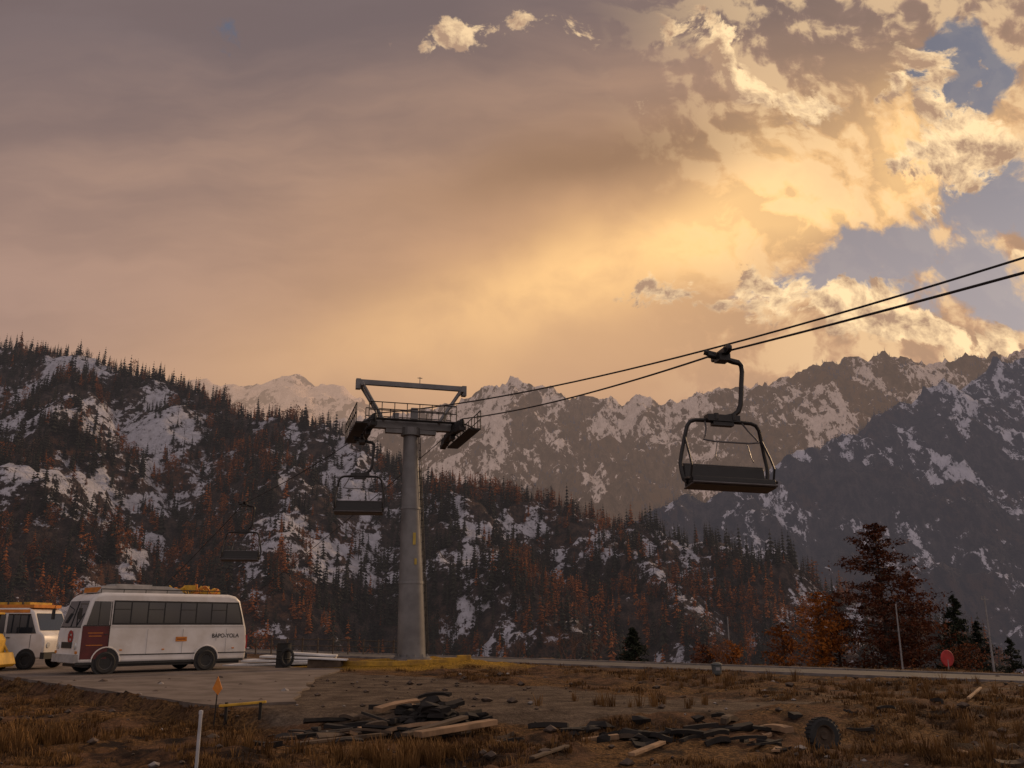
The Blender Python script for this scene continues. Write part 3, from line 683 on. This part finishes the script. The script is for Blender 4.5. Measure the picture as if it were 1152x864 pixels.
b.add([(x-.08,y-.02,.42),(x+.04,y-.02,.30),(x+.12,y-.02,.42),(x+.02,y-.02,.66),(x-.08,y,.42),(x+.04,y,.30),(x+.12,y,.42),(x+.02,y,.66)],[(0,1,2,3),(7,6,5,4),(0,4,5,1),(1,5,6,2),(2,6,7,3),(3,7,4,0)],0)
b.obj('orange_marker_flag',[orange,woodd])
def tyre(x,y,r,w,ax,zoff=0):
    b=MB(); z=gz(x,y)+r*.93+zoff
    b.wheel((x,y,z),ax,r,w,0,1)
    for i in range(26):
        t=i*2*math.pi/26; d_=Vector(ax).normalized(); a_=d_.orthogonal().normalized(); c_=d_.cross(a_)
        p=Vector((x,y,z))+(a_*math.cos(t)+c_*math.sin(t))*r*1.0
        R=Matrix((d_,c_*math.cos(t)-a_*math.sin(t),a_*math.cos(t)+c_*math.sin(t))).transposed()
        b.box(p,(w*.8,r*.12,.025),0,R)
    return b.obj('old_tyre',[rub,woodm],False)
tyre(5.3,16.2,.29,.2,(.25,-1,.12))
def debris(cx,cy,sx,sy,n,hp,seed,lmin=.4,lmax=1.6,wt=(7,3,1.0)):
    r=random.Random(seed); b=MB()
    for i in range(n):
        x=cx+r.gauss(0,1)*sx*.5; y=cy+r.gauss(0,1)*sy*.5; l=r.uniform(lmin,lmax)
        dd=math.exp(-((x-cx)/sx*2)**2); z=gz(x,y)+r.uniform(0,hp)*dd+.03
        R=Euler((r.uniform(-.4,.4),r.gauss(0,.06+.16*dd*(hp>.2)),r.gauss(.15,.5))).to_matrix()
        m=r.choices(range(3),wt)[0]
        w=r.uniform(.06,.2); t=r.uniform(.03,.10); K=4; vs=[];fs=[]
        bend=r.uniform(-.05,.05)
        for k in range(K+1):
            u=(k/K-.5)*l; zz_=bend*(1-(2*k/K-1)**2); ws=w*r.uniform(.75,1.15)
            je=r.uniform(-.08,.08) if k in(0,K) else 0; je2=r.uniform(-.08,.08) if k in(0,K) else 0
            for yy,zq,j in((-ws/2,-t/2,je),(ws/2,-t/2,je2),(ws/2,t/2,je2),(-ws/2,t/2,je)):
                vs.append(Vector((x,y,z))+R@Vector((u+j,yy,zz_+zq)))
        for k in range(K):
            for q in range(4): fs.append((k*4+q,k*4+(q+1)%4,(k+1)*4+(q+1)%4,(k+1)*4+q))
        fs+=[(0,1,2,3),(K*4+3,K*4+2,K*4+1,K*4)]
        b.add(vs,fs,m)
    return b
def lumps(b,cx,cy,sx,sy,n,s0,s1,seed,m=0,h=.0):
    r=random.Random(seed)
    for i in range(n):
        x=cx+r.gauss(0,1)*sx*.5; y=cy+r.gauss(0,1)*sy*.5; s_=r.uniform(s0,s1); z=gz(x,y)+r.uniform(0,h); vs=[]
        for _ in range(12):
            v=Vector((r.gauss(0,1),r.gauss(0,1),r.gauss(0,1))).normalized()*s_*r.uniform(.7,1.2); vs.append((x+v.x*1.4,y+v.y,z+s_*.3+v.z*.6))
        bm=bmesh.new(); vv=[bm.verts.new(v) for v in vs]; bmesh.ops.convex_hull(bm,input=vv)
        for v in [v for v in bm.verts if not v.link_faces]: bm.verts.remove(v)
        bm.verts.index_update(); b.add([v.co[:] for v in bm.verts],[tuple(v.index for v in f.verts) for f in bm.faces],m); bm.free()
b=debris(-2.2,17.7,2.3,1.4,44,.12,11,.3,1.2,(6,3,1.6))
b2=debris(-1.4,18.4,.9,.6,24,.50,14,.25,.9,(9,1,.3)); b.add(b2.v,b2.f,0)
lumps(b,-1.4,18.4,.8,.6,24,.08,.2,15,0,.3); lumps(b,-3.3,17.6,1.4,.8,10,.06,.16,16,0,.08)
b.obj('timber_debris_pile',[woodd,woodm,woodl])
def plank(x0,y0,x1,y1,w,t,mat,dz=.05,name='plank'):
    b=MB(); p=Vector((x0,y0,gz(x0,y0)+dz)); q=Vector((x1,y1,gz(x1,y1)+dz)); d_=(q-p); l=d_.length; d_.normalize(); s_=Vector((-d_.y,d_.x,0)).normalized()
    R=Matrix((d_,s_,d_.cross(s_))).transposed(); b.box((p+q)/2,(l,w,t),0,R); return b.obj(name,[mat],False,None,.008)
plank(-1.65,16.6,-.35,17.9,.24,.1,woodl,.14)
plank(-1.9,16.8,-.9,18.1,.18,.06,woodm,.2)
plank(-2.3,17.3,-3.6,15.9,.12,.05,woodm,.08)
plank(1.9,15.2,2.6,16.4,.12,.05,woodl,.08)
plank(9.9,20.4,12.1,24.2,.06,.05,woodl,.14)
plank(.3,14.5,.9,15.6,.1,.04,woodm,.08)
plank(7.0,14.9,7.4,15.4,.08,.04,woodl,.08)
b=debris(3.0,17.2,2.2,1.0,22,.12,21,.2,.8,(8,2,.6)); lumps(b,2.8,17.4,2.0,.9,18,.08,.22,22,0,.05)
b.obj('scattered_timber',[woodd,woodm,woodl])
b=debris(7.6,17.2,5.0,3.2,14,.03,33,.15,.5); lumps(b,7,18,7,4,12,.05,.12,23,1)
b.obj('scattered_timber',[woodd,woodm,woodl])
b=MB(); x,y=6.85,31.2; z=gz(x,y); b.lathe([(0,0),(.13,0),(.16,.05),(.17,.30),(.19,.32),(.18,.36),(.1,.4),(0,.41)],(x,y,z),(0,0,1),16,0); b.box((x,y-.18,z+.2),(.14,.02,.1),1); b.obj('litter_bin',[simple('bin_grey',(.07,.08,.08),.5),pgm])
b=MB(); r=random.Random(9)
for i in range(520):
    x=r.uniform(-14,18); y=r.uniform(12.5,31); s_=r.choice([.03,.04,.05,.07,.11])*r.uniform(.6,1.3); z=gz(x,y)
    vs=[];
    for (a_,c_,e_) in((1,0,0),(-1,0,0),(0,1,0),(0,-1,0),(0,0,1),(0,0,-1),(.6,.6,.5),(-.6,.6,.4),(.6,-.6,.5),(-.6,-.6,.4)):
        vs.append((x+a_*s_*r.uniform(.7,1.3),y+c_*s_*r.uniform(.7,1.3),z+.3*s_+e_*s_*r.uniform(.5,.8)))
    bm=bmesh.new(); vv=[bm.verts.new(v) for v in vs]; bmesh.ops.convex_hull(bm,input=vv); bm.verts.index_update()
    b.add([v.co[:] for v in bm.verts],[tuple(v.index for v in f.verts) for f in bm.faces],0 if r.random()<.88 else 1); bm.free()
b.obj('loose_stones',[simple('stone_brown',(.10,.07,.052),.9,0,.5,3),simple('stone_pale',(.30,.27,.25),.9,0,.4,3)],fix=False)
def pole(x,y,h,r0=.05,arm=False):
    b=MB(); z=gz(x,y)-.2; b.cyl((x,y,z),(x,y,z+h),r0,r0*.7,8,0)
    if arm: b.box((x,y,z+h-.15),(.3,.05,.05),0); b.cyl((x-.12,y,z+h-.12),(x-.12,y,z+h),.025,.025,6,0)
    b.obj('roadside_pole',[pgm],True)
pole(17.6,42,3.1,.045); pole(20.0,38.7,3.3,.05,True); pole(13.6,58,3.4,.05)
b=MB(); x,y=19.2,41.; z=gz(x,y); b.cyl((x,y,z-.2),(x,y,z+.5),.03,.03,8,1); b.lathe([(0,-.02),(.33,-.02),(.36,0),(.33,.02),(0,.02)],(x,y,z+.55),(-.3,1,0),20,0); b.obj('round_red_sign',[redm,pgm])
# ------------------------------------------------------------ near trees
def leaf2(name,c1,c2): return leafmat(name,c1,c2,None,1.2)
rustl=leaf2('larch_needles_rust',(.06,.018,.008),(.20,.062,.02)); orl=leaf2('autumn_leaves_orange',(.14,.042,.007),(.34,.11,.016)); grn=leaf2('spruce_needles',(.008,.013,.009),(.028,.035,.02))
bark=simple('tree_bark',(.06,.042,.034),.9,0,.5,5,bmp=.6)
def conifer(name,x,y,h,R,leaf,nb,lp,seed,start=.1,ls=.1,power=.8,lift=.1,z=None,irr=.3,sp=.13):
    r=random.Random(seed); b=MB(); z0=gz(x,y)-.15 if z is None else z
    lean=Vector((r.uniform(-.02,.02),0,0)); T=lambda f:Vector((x,y,z0))+Vector((0,0,h*f))+lean*h*f
    b.tube([T(0),T(.3),T(.6),T(.99)],[h*.018+.02,h*.013,h*.008,.01],8,1)
    for i in range(nb):
        f=start+(1-start)*((i+r.random())/nb); rad=R*(1-f)**power*(1+r.uniform(-irr,irr))+.05*R
        a=r.uniform(0,6.283); p=T(f); d_=Vector((math.cos(a),math.sin(a),lift+r.uniform(-.15,.2)))
        pts=[p,p+d_*rad*.5,p+d_*rad+Vector((0,0,-.1*rad))]; b.tube(pts,[.012+.012*rad,.01,.005],4,1)
        for k in range(int(lp*(.3+rad/R))):
            u=r.random()**.7; q=p.lerp(pts[2],u)+Vector((r.gauss(0,1),r.gauss(0,1),r.gauss(0,.55)))*rad*sp
            s_=ls*r.uniform(.5,1.3); v=[q+Vector((r.uniform(-1,1),r.uniform(-1,1),r.uniform(-1,.7)))*s_ for _ in range(3)]
            b.add(v,[(0,1,2)],0)
    return b.obj(name,[leaf,bark],fix=False)
conifer('larch_tree',19.9,49,7.9,2.8,rustl,130,110,1,.05,.11,.5,.15,irr=.55,sp=.09)
conifer('larch_tree',21.8,50.5,5.4,2.0,rustl,70,75,2,.06,.11,.6,.15,irr=.5,sp=.09)
conifer('larch_tree',18.0,51,4.4,1.5,rustl,50,55,12,.06,.10,.6,.15,irr=.45,sp=.1)
conifer('autumn_tree',16.7,50,4.3,1.6,orl,70,75,3,.06,.10,.45,.3,irr=.4,sp=.11)
conifer('autumn_tree',15.2,52,2.6,1.1,orl,50,55,4,.06,.09,.45,.3,irr=.4)
conifer('spruce_tree',8.6,66,3.9,1.7,grn,120,90,5,.02,.11,.85,-.05)
conifer('spruce_tree',23.6,49,4.2,1.3,grn,100,80,6,.02,.10,.85,-.05)
conifer('spruce_tree',25.0,49.5,3.1,1.0,grn,70,60,7,.02,.09,.85,-.05)
conifer('spruce_tree',26.6,49.5,2.6,.9,grn,60,50,8,.02,.09,.85,-.05)
conifer('spruce_tree',28.2,49.5,2.2,.8,grn,50,50,18,.02,.09,.85,-.05)
conifer('autumn_shrub',12.6,53,1.5,1.2,orl,40,40,9,.05,.08,.3,.5,irr=.5)
conifer('autumn_shrub',11.4,54,1.2,1.0,rustl,36,36,10,.05,.08,.3,.5,irr=.5)
conifer('autumn_shrub',22.3,46,1.3,1.2,rustl,36,36,19,.05,.08,.3,.5,irr=.5)
def bare(name,x,y,h,seed):
    r=random.Random(seed); b=MB(); z0=gz(x,y)-.1
    def br(p,d_,l,rad,dep):
        q=p+d_*l; b.tube([p,(p+q)/2+Vector((r.gauss(0,.03),r.gauss(0,.03),0))*l,q],[rad,rad*.8,rad*.5],4,0)
        if dep<4:
            for _ in range(3 if dep<3 else 2):
                dn=(d_+Vector((r.gauss(0,.45),r.gauss(0,.45),r.uniform(-.1,.35)))).normalized(); br(p+d_*l*r.uniform(.5,1),dn,l*r.uniform(.55,.8),rad*.55,dep+1)
    for i in range(5):
        a=r.uniform(0,6.28); br(Vector((x+r.uniform(-.6,.6),y,z0)),Vector((math.cos(a)*.5,math.sin(a)*.5,1)).normalized(),h*.4,.03,0)
    b.obj(name,[simple('twigs_'+str(seed),(.14,.075,.05),.9)],fix=False)
bare('bare_shrub',2.9,54,2.6,1); bare('bare_shrub',4.4,56,2.,2); bare('bare_shrub',0.4,55,1.5,3); bare('bare_shrub',11.8,50,1.8,4)
# ------------------------------------------------------------ grass
gl=leafmat('dry_grass_blades',(.07,.034,.012),(.23,.125,.046),None,.8); gd=leafmat('dark_weed_blades',(.032,.018,.009),(.10,.05,.02),None,.8)
def tuft(name,seed,n,h,spread,mat):
    r=random.Random(seed); b=MB()
    for i in range(n):
        a=r.uniform(0,6.28); q=r.uniform(0,.25)*spread; x,y=q*math.cos(a),q*math.sin(a); hh=h*r.uniform(.4,1.1); l=r.uniform(.1,.6)*hh; w=.006+.006*r.random()
        a2=a+r.uniform(-.6,.6); dx,dy=math.cos(a2)*l,math.sin(a2)*l; px,py=-math.sin(a2)*w,math.cos(a2)*w
        b.add([(x-px,y-py,-.01),(x+px,y+py,-.01),(x+dx*.4+px*.7,y+dy*.4+py*.7,hh*.6),(x+dx*.4-px*.7,y+dy*.4-py*.7,hh*.6),(x+dx,y+dy,hh)],[(0,1,2,3),(3,2,4)],0)
    return b.obj(name,[mat],fix=False)
PG=proto_col('grass_tufts',[tuft('a_g1',1,14,.15,.5,gl),tuft('b_g2',2,20,.09,.8,gl),tuft('c_g3',3,14,.08,.9,gd),tuft('d_g4',4,30,.4,.5,gl)])
N=50000; y=11.5+(rng.random(N)**1.3)*36; x=rng.uniform(-.66,.66,N)*y*1.05
d_=fbm(x*.35,y*.35,4,601)+.5*fbm(x*1.3,y*1.3,3,605)
s_=(x+1.5)*.596+(y-46)*.803; yb=np.where(x<-6.24,30.9+(x+16.9)*-1.0507,-99)
dr=((x+1.5)*.667+(y-42.6)*.745)
k=(rng.random(N)<np.clip(.0+d_*1.3,.0,.8))&(track_a(x,y)<.25)&(yellow_a(x,y)<.4)&~((dr>-.4)&(dr<4.1))&~((x<-4.6)&(y>yb-.1)&(x<-6.3))&~inpoly(x,y,AP)
x,y=x[k],y[k]; z=ground_h(x,y); n=len(x); idx=rng.choice([0,1,1,2,2,2],n)
scatter('dry_grass',np.stack([x,y,z],-1),rng.uniform(0,6.28,n),rng.uniform(.5,1.25,n),idx,PG)
r=np.random.default_rng(4)
cl=[(-8.9,15.6,.5,60),(-8.2,16.6,.5,40),(-2.0,14.6,.45,55),(-1.2,14.9,.3,25),(7.5,15.5,.8,20),(2.8,20.5,.9,16),(-4.,15.5,.5,14),(9.6,17.5,.9,24),(5.8,27.5,2.0,40),(11,24,2.,40)]
X=[];Y=[]
for cx,cy,sp,nn_ in cl: X+=list(r.normal(cx,sp,nn_)); Y+=list(r.normal(cy,sp*.6,nn_))
X=np.array(X);Y=np.array(Y); scatter('tall_dry_grass',np.stack([X,Y,ground_h(X,Y)],-1),r.uniform(0,6.28,len(X)),r.uniform(.4,1.05,len(X)),np.full(len(X),3),PG)
# ------------------------------------------------------------ sky
SAZ=math.radians(50); SEL=math.radians(24)
w=bpy.data.worlds.new('World'); scene.world=w; w.use_nodes=True; nt=w.node_tree
w.cycles.sampling_method='MANUAL'; w.cycles.sample_map_resolution=512
bg=nt.nodes['Background']; out=nt.nodes['World Output']
sk=nt.nodes.new('ShaderNodeTexSky'); sk.sky_type='NISHITA'; sk.sun_disc=False; sk.sun_elevation=SEL; sk.sun_rotation=SAZ; sk.air_density=1.; sk.dust_density=2.
tc=nt.nodes.new('ShaderNodeTexCoord'); sp_=nt.nodes.new('ShaderNodeSeparateXYZ'); nt.links.new(tc.outputs['Generated'],sp_.inputs[0])
dx,dy,dz=[E(nt,sp_.outputs[i]) for i in range(3)]
ya=M(nt,'MAXIMUM',M(nt,'ABSOLUTE',dy),.12)
X=dx/ya; T=dz/ya
Pv=comb(nt,X,T,0.)
wn=noise(nt,Pv,3.2,4,.55,col=True)
Pw=vadd(nt,Pv,vmul(nt,vadd(nt,wn,(-.5,-.5,-.5)),(.16,.13,0)))
s2=nt.nodes.new('ShaderNodeSeparateXYZ'); nt.links.new(Pw.k,s2.inputs[0]); xw,tw_=E(nt,s2.outputs[0]),E(nt,s2.outputs[1])
def blob(cx,cy,wx,wy,ang=0.,x=xw,t=tw_):
    c_,s_=math.cos(math.radians(ang)),math.sin(math.radians(ang))
    a=(x-cx)*(c_/wx)+(t-cy)*(s_/wx); q=(x-cx)*(-s_/wy)+(t-cy)*(c_/wy)
    return M(nt,'EXPONENT',(a*a+q*q)*-1.)
rot=nt.nodes.new('ShaderNodeMapping'); nt.links.new(Pw.k,rot.inputs[0]); rot.inputs['Rotation'].default_value=(0,0,math.radians(-14)); rot.inputs['Scale'].default_value=(1.0,3.4,1)
st=noise(nt,E(nt,rot.outputs[0]),2.2,5,.55)
top=sst(nt,T-X*.22+(st-.5)*.35,.36,.86)
col=mix(nt,top,(.53,.32,.21),(.195,.148,.148))
col=mix(nt,blob(-.75,.25,.5,.3),col,(.42,.275,.225))
col=mix(nt,sst(nt,st,.38,.62)*.32,col,mix(nt,.5,col,(.13,.09,.085)))
g1=blob(.20,.455,.32,.060,22); g2=blob(.45,.56,.16,.09,24); g3=blob(.12,.32,.55,.07,4); g0=blob(.22,.45,.48,.18,17)
col=mix(nt,g0*.6,col,(.68,.37,.17))
col=mix(nt,g3*.55,col,(.72,.43,.23))
db=blob(.14,.57,.26,.042,12); col=mix(nt,db*.7,col,(.28,.165,.10))
cn=noise(nt,Pw,6.0,8,.57); Pw2=vadd(nt,Pw,(-.012,-.020,0)); cn2=noise(nt,Pw2,6.0,8,.57)
gm_=M(nt,'ADD',g1,g2*1.1,clamp=True)*sst(nt,cn,.33,.55,.55,1.)
col=mix(nt,gm_,col,(1.15,.70,.30))
rel=M(nt,'ADD',(cn2-cn)*9.,.5,clamp=True)
right=sst(nt,X+T*.1,.15,.44)
col=mix(nt,right*.7*sst(nt,rel,.35,.9),col,mix(nt,.65,col,(1.15,.80,.43)))
col=mix(nt,right*.45*sst(nt,rel,.5,.1),col,mix(nt,.6,col,(.22,.155,.12)))
# blue-grey gaps
gapn=noise(nt,vadd(nt,Pw,(3.1,1.7,0)),4.2,7,.62)
gapreg=M(nt,'ADD',blob(.58,.695,.09,.07,0)*.85+blob(.68,.47,.16,.11,-10)*1.0,blob(.50,.44,.22,.045,16)*.95+blob(.58,.38,.20,.05,4)*1.0+blob(.32,.74,.08,.05)*.15,clamp=True)
gap=sst(nt,gapreg*.66+(gapn-.5)*2.0+(cn-.5)*1.2,.38,.54)
nk=vmul(nt,E(nt,sk.outputs[0]),(.006,.007,.009))
blue=vadd(nt,nk,mix(nt,sst(nt,T,.34,.68),(.32,.27,.265),(.125,.13,.165)))
col=mix(nt,gap*.92,col,blue)
# cumulus
reg=blob(-.05,.735,.10,.038,14)*1.25+blob(-.12,.71,.05,.025,30)*.9+blob(.075,.755,.03,.02)*.8+blob(.27,.765,.08,.035,8)*1.1+blob(.33,.67,.11,.03,-20)*.9
reg=reg+blob(.16,.635,.035,.03)*.8+blob(.36,.375,.14,.035,-16)*1.6+blob(.53,.325,.15,.032,-5)*1.7+blob(.20,.365,.14,.03,-8)*.8+blob(.50,.62,.14,.09,32)*1.15+blob(.60,.56,.09,.07,50)*1.15+blob(.63,.44,.04,.010)*.9
big=noise(nt,vadd(nt,Pw,(7.3,2.2,0)),9,8,.64)
cm=sst(nt,reg*.42+(big-.5)*2.7+(cn-.5)*.8,.38,.54)
big2=noise(nt,vadd(nt,Pw,(7.3-.010,2.2-.016,0)),9,8,.64)
rl=M(nt,'ADD',(big2-big)*7.,.6,clamp=True)
ccol=mix(nt,rl,(.46,.29,.19),(1.15,.82,.46))
dim=sst(nt,X,-.15,.25)
ccol=mix(nt,dim,mix(nt,.3,ccol,(.42,.29,.22)),ccol)
col=mix(nt,cm*M(nt,'MULTIPLY',reg,2.2,clamp=True),col,ccol)
col=mix(nt,sst(nt,dz,-.02,.02),(.09,.07,.06),col)
back=sst(nt,dy,.15,-.35)
up=sst(nt,dz,.7,.95)
col=mix(nt,back*sst(nt,dz,-.02,.05),col,mix(nt,.8,col,(.58,.51,.52)))
col=mix(nt,up,col,(.35,.29,.29))
setin(nt,bg.inputs[0],col); bg.inputs[1].default_value=1.
sd=Vector((math.sin(SAZ)*math.cos(SEL),math.cos(SAZ)*math.cos(SEL),math.sin(SEL)))
li=bpy.data.lights.new('sun','SUN'); li.energy=1.8; li.angle=math.radians(10); li.color=(1,.66,.38)
lo=bpy.data.objects.new('sun',li); COL.objects.link(lo); lo.rotation_euler=sd.to_track_quat('Z','Y').to_euler(); lo.location=(40,120,60)
for mm in bpy.data.materials:
    try: mm.cycles.emission_sampling='NONE'
    except Exception: pass
# ------------------------------------------------------------ camera
cam=bpy.data.cameras.new('camera'); co=bpy.data.objects.new('camera',cam); COL.objects.link(co); co.location=(0,0,1.7)
co.rotation_euler=(math.radians(90+15.11),0,0); cam.sensor_width=36; cam.lens=31.25; cam.clip_end=30000; cam.clip_start=.1
scene.camera=co
scene.view_settings.view_transform='Standard'; scene.view_settings.look='None'; scene.view_settings.exposure=0
